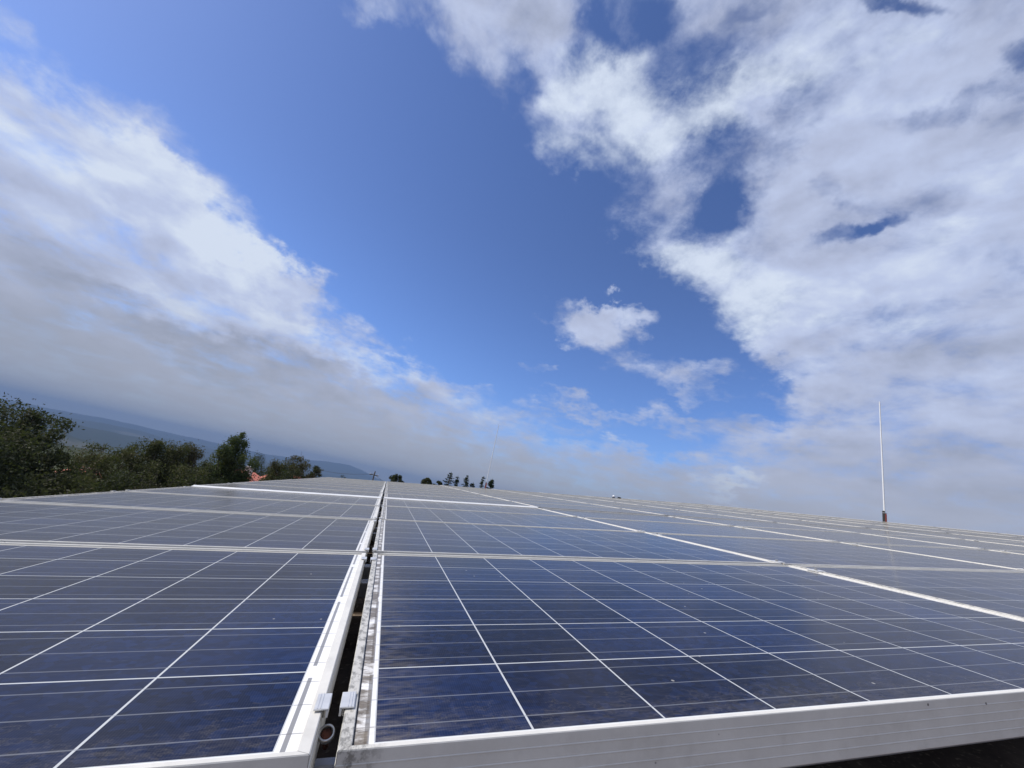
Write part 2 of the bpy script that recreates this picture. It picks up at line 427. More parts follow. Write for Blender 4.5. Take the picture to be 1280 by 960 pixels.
M_FRAME = frame_material()
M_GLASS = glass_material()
M_CLAMP = simple('clamp_aluminium', (0.66, 0.66, 0.65), 0.35, 0.35, 0.08, 40)
M_RAIL = simple('rail_aluminium', (0.42, 0.42, 0.43), 0.5, 0.6, 0.15, 12)
M_BOLT = simple('zinc_steel', (0.5, 0.5, 0.5), 0.35, 0.8, 0.2, 60)
M_RUST = simple('rusty_steel', (0.10, 0.035, 0.02), 0.85, 0.1, 0.5, 70, 0.3)
M_STRIP = simple('pale_flashing', (0.72, 0.72, 0.71), 0.5, 0.2, 0.08, 6)


# ------------------------------------------------------------------ terrain
def srgb_mat_ground():
    mt, b, p = new_mat('countryside')
    tcn = b.n('ShaderNodeTexCoord'); o = tcn.outputs['Object']
    r = b.vmath('LENGTH', o)
    n1 = b.noise(o, 0.0016, 7, 0.6); n2 = b.noise(o, 0.02, 5, 0.6); n3 = b.noise(o, 0.6, 5, 0.7)
    vor = b.n('ShaderNodeTexVoronoi'); vor.inputs['Scale'].default_value = 0.0035; b.put(vor.inputs['Vector'], o)
    field = b.mix(b.sep(vor.outputs['Color'])[0], (0.035, 0.05, 0.03), (0.075, 0.075, 0.05))
    forest = b.mix(n2, (0.012, 0.020, 0.012), (0.035, 0.045, 0.026))
    far = b.mix(b.rng(n1, 0.56, 0.66), forest, field)
    near = b.mix(b.rng(n3, 0.3, 0.7), (0.025, 0.035, 0.015), (0.07, 0.075, 0.035))
    b.put(p.inputs['Base Color'], b.mix(b.rng(r, 60, 300), near, far)); p.inputs['Roughness'].default_value = 0.95
    p.inputs['Specular IOR Level'].default_value = 0.1
    return mt


def interp(x, pts):
    return np.interp(x, [p[0] for p in pts], [p[1] for p in pts])


def ground_height(az, r):
    """az in degrees (array), r in metres (array)"""
    side = 1 / (1 + np.exp((az - 5) / 6.0)) * 1 / (1 + np.exp((-az - 120) / 8.0))      # the valley lies on the tree side
    s = np.clip((r - 40) / 2000, 0, 1)
    h = -side * (4 * np.clip((r - 8) / 40, 0, 1) + 150 * (s * s * (3 - 2 * s)))
    h = h + (1 - side) * -3.0 * np.clip((r - 20) / 200, 0, 1)
    ez = CAM.z

    def ridge(r0, w, el_pts, wav, amp):
        el = interp(az, el_pts) + amp * np.sin(az * wav + r0) + amp * 0.5 * np.sin(az * wav * 2.7 + 1.3 * r0)
        top = ez + r0 * np.tan(np.radians(el))
        return top, np.exp(-(np.log(np.maximum(r, 1) / r0) / w) ** 2)
    for r0, w, pts, wav, amp in (
        (2600, 0.16, [(-180, -4), (-60, -2.6), (-34, -1.9), (-26, -2.7), (-20, -3.6), (0, -5), (180, -5)], 1.1, 0.10),
        (4200, 0.15, [(-180, -2), (-60, -1.2), (-33, -0.95), (-26, -1.25), (-18, -2.2), (0, -2.5), (180, -2.5)], 0.8, 0.07),
        (6800, 0.16, [(-180, -1), (-60, -0.55), (-33, -0.60), (-27, -0.55), (-20, -0.9), (-10, -1.1), (0, -1.5), (180, -1.5)], 0.7, 0.05),
        (10500, 0.17, [(-180, 0), (-60, -0.15), (-33, -0.22), (-29, -0.05), (-24, -0.12), (-19, -0.2), (-14, -0.28), (-10.5, 0.05), (-7.5, 0.38), (-4.8, 0.50), (-3.2, 0.22), (-1.4, -0.32), (2, -1.0), (10, -1.2), (180, -1.0)], 0.9, 0.025)):
        top, f = ridge(r0, w, pts, wav, amp)
        h = np.maximum(h, h + (top - h) * f)
    return h


def build_ground():
    azs = np.concatenate([np.linspace(-180, -50, 66)[:-1], np.linspace(-50, 10, 241)[:-1], np.linspace(10, 180, 86)])
    rs = np.concatenate([[0.5], np.geomspace(4, 12500, 130)])
    A, Rr = np.meshgrid(azs, rs)
    H = ground_height(A, Rr)
    wob = 0.5 + 0.5 * np.sin(A * 0.7 + Rr * 0.01)
    H = H + wob * 0.4 * np.clip((Rr - 30) / 100, 0, 1)
    X = CAM.x + Rr * np.sin(np.radians(A)); Y = CAM.y + Rr * np.cos(np.radians(A))
    v = np.stack([X, Y, H], -1).reshape(-1, 3)
    n, k = len(rs), len(azs)
    I = np.arange(n * k).reshape(n, k)
    f = np.stack([I[:-1, :-1], I[1:, :-1], I[1:, 1:], I[:-1, 1:]], -1).reshape(-1, 4)
    me = bpy.data.meshes.new('ground'); me.from_pydata(v.tolist(), [], f.tolist()); me.update()
    for pl in me.polygons: pl.use_smooth = True
    me.materials.append(srgb_mat_ground())
    kind(link(bpy.data.objects.new('ground', me)), 'structure')


build_ground()


def ground_z(x, y):
    dx, dy = x - CAM.x, y - CAM.y
    return float(ground_height(np.array([math.degrees(math.atan2(dx, dy))]), np.array([math.hypot(dx, dy)]))[0])


# ------------------------------------------------------------------ building under the array
def roof_material():
    mt, b, p = new_mat('weathered_roof_sheet')
    tcn = b.n('ShaderNodeTexCoord'); o = tcn.outputs['Object']
    n = b.noise(o, 9.0, 6, 0.65); n2 = b.noise(o, 90.0, 4, 0.7)
    c = b.mix(b.rng(n, 0.3, 0.7), (0.09, 0.066, 0.050), (0.19, 0.145, 0.11))
    c = b.mix(b.rng(n2, 0.55, 0.7), c, (0.34, 0.28, 0.20))
    b.put(p.inputs['Base Color'], c); p.inputs['Roughness'].default_value = 0.8
    return mt


M_ROOF = roof_material()
M_WALL = simple('render_wall', (0.55, 0.51, 0.43), 0.9, 0, 0.12, 2.0, 0.2)
RX0, RX1, RY0, RY1 = -12.6, 74.6, -9.0, 86.5      # roof slope in cells
RZ = -1.05
bld = empty('building', on_roof(0, 0, 0), ROT)
tag(bld, 'long low building with a dark ribbed sheet roof carrying the solar panels', 'building')
mb = MB()
prof = [(0.0, 0.0), (0.55, 0.0), (0.65, 0.16), (1.05, 0.16), (1.15, 0.0)]
ys = []
y = RY0
while y < RY1:
    ys += [(y + a * 1.1, b) for a, b in prof]; y += 1.6
vs_ = []
for yy, h in ys: vs_ += [(RX0 * S, yy * S, (RZ + h) * S), (RX1 * S, yy * S, (RZ + h) * S)]
mb.add(vs_, [(2 * k, 2 * k + 1, 2 * k + 3, 2 * k + 2) for k in range(len(ys) - 1)])
mb.build('roof', M_ROOF, bld)
# second slope beyond the ridge, in roof coordinates it folds down by twice the pitch
c2, s2 = math.cos(R(15.3)), math.sin(R(15.3))
vs_ = []
for yy, h in ys: vs_ += [(RX1 * S, yy * S, (RZ + h) * S), ((RX1 + 85 * c2) * S, yy * S, (RZ + h - 85 * s2) * S)]
mb = MB(); mb.add(vs_, [(2 * k, 2 * k + 1, 2 * k + 3, 2 * k + 2) for k in range(len(ys) - 1)])
mb.build('roof', M_ROOF, bld)
mb = MB(); mb.tube([((RX1) * S, RY0 * S, (RZ + 0.08) * S), ((RX1) * S, RY1 * S, (RZ + 0.08) * S)], 0.045, 12)
mb.build('ridge_cap', M_ROOF, bld)
mb = MB(); mb.tube([((RX0 - 0.4) * S, RY0 * S, (RZ - 0.5) * S), ((RX0 - 0.4) * S, RY1 * S, (RZ - 0.5) * S)], 0.06, 12)
mb.build('gutter', M_RAIL, bld)
# walls in world axes, parented with the inverse transform baked into the mesh
inv = bld.matrix_world.inverted()
a = on_roof(RX0 + 2, RY0 + 1, RZ); bR = on_roof(RX1, RY0 + 1, RZ); cEnd = bR + Vector((S * 80 * math.cos(R(7.65)), 0, -S * 80 * math.sin(R(7.65))))
d = on_roof(RX0 + 2, RY1 - 1, RZ)
y0, y1 = a.y, d.y
sec = [(a.x, -3.5), (a.x, a.z - 0.05), (bR.x, bR.z - 0.06), (cEnd.x, cEnd.z - 0.05), (cEnd.x, -3.5)]
vs_ = [inv @ Vector((x, yy, z)) for yy in (y0, y1) for x, z in sec]
mb = MB(); mb.add(vs_, [(0, 1, 2, 3, 4), (9, 8, 7, 6, 5), (0, 5, 6, 1), (4, 3, 8, 9)])
mb.build('wall', M_WALL, bld)

# ------------------------------------------------------------------ the solar panels
FH = 0.345            # frame depth in cells
OUT_X, OUT_Y = 0.197, 0.082
prof = [(0.075, 0.001), (0.075, 0.016), (0.070, 0.020), (0.006, 0.020), (0.0, 0.014)]
zt, zb, nb = 0.014, 0.014 - FH, 5
for k in range(1, nb):
    z = zt + (zb - zt) * k / nb
    prof += [(0.0, z + 0.006), (-0.0045, z + 0.003), (-0.0045, z - 0.002), (0.0, z - 0.004)]
prof += [(0.0, zb + 0.004), (0.004, zb), (0.19, zb), (0.19, zb + 0.015), (0.018, zb + 0.015), (0.018, -0.02), (0.075, -0.02)]
OUT_YF = 0.118            # the cells sit closer to the front rail of the frame
mb = MB()
loops = []
for (ins, z) in prof:
    iy = ins * 0.55
    x0, x1 = -OUT_X + ins, 10 + OUT_X - ins
    y0_, y1_ = -OUT_Y + iy, 6 + OUT_YF - iy
    loops.append([(x0, y0_, z), (x1, y0_, z), (x1, y1_, z), (x0, y1_, z)])
vs_ = [tuple(c * S for c in v) for l in loops for v in l]
fs = []
n = len(loops)
for k in range(n):
    for i in range(4):
        a_, b_ = k * 4 + i, k * 4 + (i + 1) % 4
        c_, d_ = ((k + 1) % n) * 4 + (i + 1) % 4, ((k + 1) % n) * 4 + i
        fs.append((a_, d_, c_, b_))
mb.add(vs_, fs)
proto = empty('solar_panel', on_roof(0, 0, 0), ROT)
fr = mb.build('frame', M_FRAME, proto)
mb = MB(); gx, gy = OUT_X - 0.03, OUT_Y - 0.022
mb.add([(-gx * S, -gy * S, 0), ((10 + gx) * S, -gy * S, 0), ((10 + gx) * S, (6 + OUT_YF - 0.022) * S, 0), (-gx * S, (6 + OUT_YF - 0.022) * S, 0)], [(0, 1, 2, 3)])
mb.add([(-gx * S, -gy * S, -0.0032), ((10 + gx) * S, -gy * S, -0.0032), ((10 + gx) * S, (6 + OUT_YF - 0.022) * S, -0.0032), (-gx * S, (6 + OUT_YF - 0.022) * S, -0.0032)], [(3, 2, 1, 0)])
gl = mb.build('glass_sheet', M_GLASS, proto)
mb = MB()
mb.box(4.6 * S, 5.4 * S, 4.9 * S, 5.6 * S, -0.028, -0.0034, 0.003)
mb.build('junction_box', simple('black_plastic', (0.02, 0.02, 0.02), 0.5), proto)
ORD = ['front', 'second', 'third', 'fourth', 'fifth', 'sixth', 'seventh', 'eighth', 'ninth', 'tenth', 'eleventh', 'twelfth', 'rearmost']
COLN = ['first', 'second', 'third', 'fourth', 'fifth', 'sixth', 'seventh']
PY, PX = 6.38, 10.46
GAPX = -10.53         # cell edge of the column on the tree side


def row_y(r):
    return r * PY + (0.18 if r >= 4 else 0.0)


def row_z(r):
    return 0.05 if r >= 4 else 0.0


def col_x(c):
    return GAPX if c < 0 else c * PX


prng = random.Random(3)
cols = [-1] + list(range(7))
for c in cols:
    for r in range(13):
        o = proto if (c == 0 and r == 0) else copy_tree(proto)
        dz = prng.uniform(-0.008, 0.008); dj = prng.uniform(-0.012, 0.012); di = prng.uniform(-0.02, 0.02)
        if c == 0 and r == 0: dz = dj = di = 0
        tilt = Matrix.Rotation(R(prng.uniform(-0.16, 0.16)), 3, 'X') @ Matrix.Rotation(R(prng.uniform(-0.05, 0.05)), 3, 'Y') if not (c in (-1, 0) and r == 0) else Matrix.Identity(3)
        o.matrix_world = Matrix.Translation(on_roof(col_x(c) + di, row_y(r) + dj, row_z(r) + dz)) @ (ROT @ tilt).to_4x4()
        if c < 0:
            lab = f'blue solar panel with clean white margin, {ORD[r]} row, tree side of gap'
        elif c == 0:
            lab = f'blue solar panel with brown dirty margin, {ORD[r]} row, ridge side of gap'
        else:
            lab = f'silver framed solar panel, {ORD[r]} row, {COLN[c]} column counted from dark gap'
        tag(o, lab, 'solar panel', 'solar panels covering the roof')

# ------------------------------------------------------------------ mounting rails, clamps, flashing
CL_NEAR, CL_FAR = 0.42, 5.46
n_rail = 0
rail0 = None
for r in range(13):
    for k, yy in enumerate((CL_NEAR, CL_FAR)):
        if rail0 is None:
            o = rail0 = empty('mounting_rail', (0, 0, 0), ROT)
            mb = MB(); L0, L1 = -11.2 * S, 73.4 * S
            mb.box(L0, L1, -0.02, -0.004, -0.040, 0.0, 0.002); mb.box(L0, L1, 0.004, 0.02, -0.040, 0.0, 0.002); mb.box(L0, L1, -0.004, 0.004, -0.040, -0.02, 0.001)
            mb.build('rail_channel', M_RAIL, o)
            mb = MB()
            for i in range(8): mb.box((-9 + i * 11.5) * S, (-9 + i * 11.5) * S + 0.04, -0.02, 0.02, -0.075, -0.0405, 0.002)
            mb.build('support_feet', M_RAIL, o)
        else: o = copy_tree(rail0)
        o.matrix_world = Matrix.Translation(on_roof(0, row_y(r) + yy, row_z(r) - FH + 0.003)) @ ROT.to_4x4()
        tag(o, f'aluminium mounting rail under the {"near" if k == 0 else "far"} part of the {ORD[r]} panel row', 'mounting rail', 'rails under the solar panels')


def clamp_mid():
    o = empty('panel_clamp')
    mb = MB(); mb.box(-0.021, 0.021, -0.022, 0.022, 0.0028, 0.0058, 0.0008)
    mb.box(-0.0045, 0.0045, -0.020, 0.020, -0.05, 0.0026)
    mb.build('clamp_plate', M_CLAMP, o)
    mb = MB(); mb.tube([(0, 0, 0.0058), (0, 0, 0.0125)], 0.0062, 6); mb.build('bolt', M_BOLT, o)
    return o


def clamp_end():
    """Z-shaped end clamp: lip on the frame (towards -x), upright leg, foot with its bolt in the gap"""
    o = empty('panel_clamp')
    mb = MB()
    mb.box(-0.009, 0.0055, -0.016, 0.016, 0.0033, 0.0054, 0.0006)
    for g_ in (-0.006, -0.003): mb.box(g_, g_ + 0.0006, -0.0155, 0.0155, 0.0053, 0.0059)
    mb.box(0.0032, 0.0054, -0.016, 0.016, -0.003, 0.0032, 0.0)
    mb.build('clamp_plate', M_CLAMP, o)
    mb = MB(); mb.tube([(0.0012, 0.0, -0.0098), (0.0012, 0.0, -0.0032)], 0.0018, 6); mb.build('bolt', M_BOLT, o)
    return o


cm = ce = None
flip = Matrix.Rotation(math.pi, 3, 'Z')
for r in range(13):
    for k, yy in enumerate((CL_NEAR if r == 0 else 0.12, CL_FAR)):
        where = 'front' if k == 0 else 'rear'
        yv = row_y(r) + yy; zv = row_z(r)
        spots = [(GAPX + 10 + OUT_X, 'e', 'tree side rim of the dark gap'), (-OUT_X, 'f', 'ridge side rim of the dark gap'), (GAPX - OUT_X, 'f', 'eave edge of the array'), (6 * PX + 10 + OUT_X, 'e', 'ridge edge of the array')]
        for c in range(6): spots.append((c * PX + 10 + OUT_X + (PX - 10 - 2 * OUT_X) / 2, 'm', f'joint between {COLN[c]} and {COLN[c + 1]} columns'))
        for x_, t_, nm in spots:
            if t_ == 'm':
                o = clamp_mid() if cm is None else copy_tree(cm)
                cm = cm or o
            else:
                o = clamp_end() if ce is None else copy_tree(ce)
                ce = ce or o
            rot = ROT @ flip if t_ == 'f' else ROT
            o.matrix_world = Matrix.Translation(on_roof(x_, yv + prng.uniform(-.04, .04), zv + 0.004)) @ rot.to_4x4()
            tag(o, f'silver {"mid" if t_ == "m" else "end"} clamp, {where} edge of {ORD[r]} row, {nm}', 'clamp', 'clamps holding the solar panels')

# socket of the rail bolt, down in the gap beside the front clamps
o = empty('rail_bolt', on_roof(-0.292, 0.42, -0.14), ROT @ Matrix.Rotation(R(38), 3, 'X'))
mb = MB(); mb.lathe([(0.0070, -0.006), (0.0098, -0.006), (0.0102, -0.005), (0.0102, 0.0005), (0.0095, 0.0015), (0.0080, 0.0015), (0.0074, 0.0008), (0.0072, -0.0045)], 28); mb.build('socket', M_BOLT, o)
mb = MB(); mb.lathe([(0.0038, -0.034), (0.0038, -0.0062), (0.0071, -0.0060), (0.0071, -0.0022), (0.0062, -0.0016), (0.0, -0.0014)], 6); mb.build('core', M_RUST, o)
o.scale = (0.8, 0.8, 0.8)
tag(o, 'bright metal socket with rusty dark core, deep in the gap near the front clamps', 'bolt')

# pale flashing strips over the step between fourth and fifth row
for c in (-1, 0):
    o = empty('flashing_strip', on_roof(col_x(c), 3 * PY + 6.12, 0.0), ROT)
    mb = MB()
    y0_, y1_ = 0.0, (row_y(4) - OUT_Y) - (3 * PY + 6.12)
    mb.add([(-0.18 * S, y0_ * S, 0.026 * S), (10.18 * S, y0_ * S, 0.026 * S), (10.18 * S, (y1_ + .05) * S, 0.082 * S), (-0.18 * S, (y1_ + .05) * S, 0.082 * S),
            (-0.18 * S, y0_ * S, 0.012 * S), (10.18 * S, y0_ * S, 0.012 * S), (10.18 * S, (y1_ + .05) * S, 0.072 * S), (-0.18 * S, (y1_ + .05) * S, 0.072 * S)],
           [(0, 1, 2, 3), (7, 6, 5, 4), (0, 4, 5, 1), (2, 6, 7, 3), (1, 5, 6, 2), (0, 3, 7, 4)])
    mb.build('metal_strip', M_STRIP, o)
    wh = 'tree side of gap' if c < 0 else 'ridge side of gap'
    tag(o, f'pale metal strip behind the fourth panel row, {wh}', 'flashing', 'strips between the two panel fields')

# ------------------------------------------------------------------ lightning rods and roof fixture
M_WHITE = simple('white_fibreglass', (0.80, 0.81, 0.82), 0.4, 0, 0.04, 10)
M_RED = simple('faded_red_paint', (0.58, 0.13, 0.09), 0.6, 0, 0.25, 18)
M_BLACK = simple('black_rubber', (0.02, 0.02, 0.02), 0.6)


def rod(az, el0, dist, h, rad, label, lean=(0, 0), baseh=0.3):
    p = az_el(az, el0, dist)
    o = empty('lightning_rod', p)
    mb = MB(); mb.tube([(0, 0, baseh * 0.55), (lean[0] * .5, lean[1] * .5, h * .5), (lean[0], lean[1], h)], [rad, rad * .9, rad * .7], 10)
    mb.build('rod', M_WHITE, o)
    w = rad * 1.45
    mb = MB(); mb.box(-w * 1.35, -w * 0.95, -w, w, -0.35, baseh, 0.003); mb.build('bracket', M_BLACK, o)
    mb = MB(); mb.box(-w * 0.93, w * 0.85, -w * 1.25, w * .8, -0.35, baseh * 0.80, 0.008); mb.build('base_block', M_RED, o)
    mb = MB(); mb.box(w * 0.87, w * 1.2, -w, w, -0.35, baseh * 0.72, 0.004); mb.build('bracket', M_BLACK, o)
    mb = MB(); mb.box(-w * 1.6, w * 1.3, -w * 1.2, w * 1.1, baseh * 0.81, baseh * 0.87, 0.003); mb.build('strap', M_BOLT, o)
    return tag(o, label, 'lightning rod', 'white rods standing along the roof edge')


rod(56.87, 5.45, 14.3, 3.22, 0.019, 'tall white rod with a red base block standing on the ridge', (0.0, 0), 0.33)
rod(12.75, 1.2, 15.2, 2.33, 0.013, 'thin white rod with a dark foot beyond the far roof edge, among dark conifers', (0.0, 0), 0.24)

p = az_el(29.55, 3.28, 15.3)
o = empty('roof_fixture', p)  # small white object of unknown kind, shaped as a domed fixture
mb = MB()
ring = []
for k in range(7):
    t = k / 6 * math.pi / 2
    ring.append((0, 0, 0.055 * math.sin(t) + 0.05, 0.05 * math.cos(t) + 0.001))
mb.tube([(0, 0, -0.2), (0, 0, 0.05)] + [(a_, b_, c_) for a_, b_, c_, _ in ring], [0.045, 0.05] + [x[3] for x in ring], 14)
mb.build('white_cap', M_WHITE, o)
mb = MB(); mb.tube([(0.04, 0, 0.06), (0.13, 0, 0.075), (0.20, 0, 0.07)], [0.008, 0.010, 0.008], 8); mb.build('arm', M_RAIL, o)
mb = MB(); mb.box(0.17, 0.27, -0.03, 0.03, 0.045, 0.085, 0.008); mb.build('head', M_BLACK, o)
tag(o, 'small white domed fixture with a short dark arm on the far roof edge', 'roof fixture')


# ------------------------------------------------------------------ vegetation
def leaf_material(name, c0, c1, c2):
    mt, b, p = new_mat(name)
    g = b.n('ShaderNodeNewGeometry'); oi = b.n('ShaderNodeObjectInfo'); tcn = b.n('ShaderNodeTexCoord')
    r = g.outputs['Random Per Island']
    big = b.noise(b.vmath('ADD', tcn.outputs['Object'], b.vmath('SCALE', (9.0, 5.0, 3.0), scale=oi.outputs['Random'])), 0.7, 3, 0.6)
    c = b.mix(r, c0, c1)
    c = b.mix(b.math('MULTIPLY', b.rng(big, 0.48, 0.68), 0.75), c, c2)
    b.put(p.inputs['Base Color'], c); p.inputs['Roughness'].default_value = 0.7; p.inputs['Specular IOR Level'].default_value = 0.12
    tr = b.n('ShaderNodeBsdfTranslucent'); b.put(tr.inputs[0], b.mix(0.5, c, (0.10, 0.14, 0.02)))
    mx = b.n('ShaderNodeMixShader'); mx.inputs[0].default_value = 0.25
    mt.node_tree.links.new(p.outputs[0], mx.inputs[1]); mt.node_tree.links.new(tr.outputs[0], mx.inputs[2])
    mt.node_tree.links.new(mx.outputs[0], mt.node_tree.nodes['Material Output'].inputs[0])
    return mt


M_LEAF_DARK = leaf_material('leaves_dark_green', (0.030, 0.036, 0.019), (0.054, 0.060, 0.032), (0.068, 0.060, 0.036))
M_LEAF_OLIVE = leaf_material('leaves_olive', (0.050, 0.055, 0.024), (0.086, 0.088, 0.038), (0.11, 0.088, 0.048))
M_LEAF_GREEN = leaf_material('leaves_fresh_green', (0.050, 0.070, 0.024), (0.095, 0.118, 0.042), (0.11, 0.115, 0.042))
M_LEAF_BROWN = leaf_material('leaves_turning_brown', (0.060, 0.055, 0.030), (0.12, 0.10, 0.055), (0.10, 0.075, 0.05))
M_NEEDLE = leaf_material('conifer_needles', (0.014, 0.024, 0.014), (0.035, 0.050, 0.026), (0.04, 0.045, 0.025))
M_BARK = simple('bark', (0.12, 0.095, 0.07), 0.9, 0, 0.3, 12, 0.4)


def leaves_mesh(name, centers, size, mat, parent, flat=0.0, seed=0):
    g = np.random.default_rng(seed)
    n = len(centers)
    a = g.normal(size=(n, 3)); a[:, 2] *= (1 - flat); a /= np.linalg.norm(a, axis=1)[:, None]
    b = g.normal(size=(n, 3)); b -= (b * a).sum(1)[:, None] * a; b /= np.linalg.norm(b, axis=1)[:, None]
    s = size * g.uniform(0.6, 1.35, n)[:, None]
    c = np.asarray(centers)
    q = np.stack([c - a * s, c + b * s * 0.42 - a * s * .1, c + a * s, c - b * s * 0.42 + a * s * .1], 1).reshape(-1, 3)
    me = bpy.data.meshes.new(name)
    me.vertices.add(n * 4); me.vertices.foreach_set('co', q.astype(np.float32).ravel())
    me.loops.add(n * 4); me.loops.foreach_set('vertex_index', np.arange(n * 4, dtype=np.int32))
    me.polygons.add(n); me.polygons.foreach_set('loop_start', np.arange(0, n * 4, 4, dtype=np.int32))
    me.update(calc_edges=True); me.materials.append(mat)
    return link(bpy.data.objects.new(name, me), parent)


def deciduous(kind_name, az, el_top, dist, width, label, mat, cat='tree', nleaf=9000, leaf=0.09, seed=0, upright=0.0, crown_frac=0.72, group='trees standing beside the building', gaps=1.0):
    g = np.random.default_rng(seed + 100)
    top = az_el(az, el_top, dist)
    gz = ground_z(top.x, top.y)
    h = top.z - gz
    root = empty(kind_name, (top.x, top.y, gz))
    # trunk and limbs
    mb = MB()
    th = h * (1 - crown_frac * 0.75)
    tr = 0.035 * h * 0.6
    bend = g.normal(size=2) * 0.03 * h
    mb.tube([(0, 0, -0.3), (bend[0] * .3, bend[1] * .3, th * .5), (bend[0], bend[1], th)], [tr * 1.3, tr, tr * .8], 9)
    tips = []
    nl = 11
    for k in range(nl):
        ang = 2 * math.pi * (k * 0.618 + g.uniform(0, .1))
        el = g.uniform(0.15, 1.35) + upright * 0.3
        z0 = th * g.uniform(0.75, 1.0)
        ln = h * crown_frac * 0.62
        ex = math.cos(el) * width * 0.52 * g.uniform(.75, 1.05); ez = math.sin(el) * (h - z0) * g.uniform(.78, .97)
        p0 = Vector((bend[0], bend[1], z0)); p3 = Vector((bend[0] + ex * math.cos(ang), bend[1] + ex * math.sin(ang), z0 + ez))
        p1 = p0.lerp(p3, .35) + Vector((0, 0, -0.03 * h)); p2 = p0.lerp(p3, .7) + Vector(g.normal(size=3) * 0.02 * h)
        mb.tube([p0, p1, p2, p3], [tr * .55, tr * .4, tr * .22, tr * .07], 6)
        tips += [p2, p3]
        for s_ in range(3):
            t = p1.lerp(p3, g.uniform(.2, .9)); q_ = t + Vector(g.normal(size=3)) * width * 0.14 + Vector((0, 0, .05 * h))
            mb.tube([t, t.lerp(q_, .5) + Vector(g.normal(size=3)) * .03 * width, q_], [tr * .16, tr * .09, tr * .03], 5); tips.append(q_)
    tips.append(Vector((bend[0], bend[1], h * 0.93)))
    mb.build('trunk', M_BARK, root)
    # clumps of leaves hung on the twigs, each with its own size; gaps remain between them
    cs = []
    per = nleaf // (len(tips) * 3)
    for t in tips:
        for c in range(3):
            rad = width * g.uniform(0.055, 0.12)
            ctr = np.array(t) + g.normal(size=3) * width * 0.055 * gaps
            ctr[2] = min(ctr[2], h - rad * .9)
            pts = g.normal(size=(per, 3)); pts /= np.linalg.norm(pts, axis=1)[:, None]
            pts *= (g.uniform(0, 1, per) ** 0.42)[:, None] * rad * 1.12 * np.array([1, 1, 0.8 + upright])
            # a few sprigs stick out of the clump
            out_ = g.uniform(0, 1, per) < 0.10; pts[out_] *= 1.55
            cs.append(ctr + pts)
    leaves_mesh('crown', np.concatenate(cs), leaf, mat, root, seed=seed)
    tag(root, label, cat, group)
    return root


def conifer(az, el_top, dist, h, width, label, seed, sparse=1.0, lean=0.0):
    g = np.random.default_rng(seed + 500)
    top = az_el(az, el_top, dist)
    gz = ground_z(top.x, top.y); h = max(h, top.z - gz)
    root = empty('conifer', (top.x, top.y, gz))
    mb = MB(); mb.tube([(0, 0, -.3), (lean * .3, 0, h * .5), (lean, 0, h)], [h * .018, h * .011, 0.02], 8)
    cs = []
    z = h * 0.18
    while z < h * 0.985:
        f = 1 - z / h
        ln = width * 0.55 * (f ** 0.75) * g.uniform(.55, 1.15) + .12
        for k in range(int(g.integers(3, 6))):
            a_ = g.uniform(0, 2 * math.pi)
            l = ln * g.uniform(.6, 1.15)
            p0 = Vector((lean * z / h, 0, z)); p1 = p0 + Vector((math.cos(a_) * l, math.sin(a_) * l, l * g.uniform(-.05, .35)))
            mb.tube([p0, p0.lerp(p1, .5) + Vector((0, 0, -.06 * l)), p1], [0.03, .02, .008], 4, False)
            m_ = int(50 * sparse * (0.4 + l))
            t = g.uniform(0.12, 1.05, m_)
            pts = np.array(p0)[None] + (np.array(p1) - np.array(p0))[None] * t[:, None] + g.normal(size=(m_, 3)) * (0.11 * (1.25 - t))[:, None] * np.array([1, 1, .8])
            cs.append(pts)
        z += h * g.uniform(.018, .034)
    mb.build('trunk', M_BARK, root)
    leaves_mesh('crown', np.concatenate(cs), 0.085, M_NEEDLE, root, seed=seed)
    return tag(root, label, 'conifer', 'conifers beyond the far roof edge')


T = 'tree'
deciduous(T, -36.3, 0.0, 24, 5.6, 'big dark bushy tree at the edge of the view beside the eave', M_LEAF_DARK, nleaf=52000, leaf=0.062, seed=1)
deciduous(T, -40.0, -0.4, 21, 5.0, 'dark tree standing outermost, behind the front panels', M_LEAF_DARK, nleaf=30000, leaf=0.062, seed=2)
deciduous(T, -33.6, -0.7, 25, 2.6, 'small dark tree crowding against the big bushy one', M_LEAF_DARK, nleaf=16000, leaf=0.06, seed=3, upright=.5)
deciduous(T, -32.0, -2.2, 25, 3.6, 'lower dark tree at the foot of the big bushy one', M_LEAF_DARK, nleaf=22000, leaf=0.06, seed=21)
deciduous(T, -29.7, -3.0, 30, 3.2, 'low twiggy brownish tree in the dip before the valley', M_LEAF_BROWN, nleaf=7000, leaf=0.06, seed=4, gaps=1.4)
deciduous(T, -27.2, -2.4, 31, 3.8, 'olive rounded tree just beyond the dip', M_LEAF_OLIVE, nleaf=20000, leaf=0.058, seed=5)
deciduous(T, -24.6, -1.3, 32, 3.2, 'olive tree with a ragged spiky top', M_LEAF_OLIVE, nleaf=22000, leaf=0.058, seed=6, upright=.6)
deciduous(T, -22.4, -1.0, 33, 2.8, 'twiggy olive tree with thin upright shoots', M_LEAF_OLIVE, nleaf=16000, leaf=0.055, seed=7, upright=.8, gaps=1.2)
deciduous(T, -20.6, -0.9, 34, 2.6, 'brownish bare topped tree before the tallest green one', M_LEAF_BROWN, nleaf=13000, leaf=0.055, seed=22, upright=.8, gaps=1.2)
deciduous(T, -18.9, 1.5, 36, 3.5, 'tallest fresh green tree rising above the ridge line of hills', M_LEAF_GREEN, nleaf=34000, leaf=0.066, seed=8, upright=.4)
deciduous(T, -15.1, -0.2, 56, 3.2, 'slim bluish green tree beside the tallest one', M_LEAF_DARK, nleaf=11000, leaf=0.058, seed=9, upright=.8, gaps=1.2)
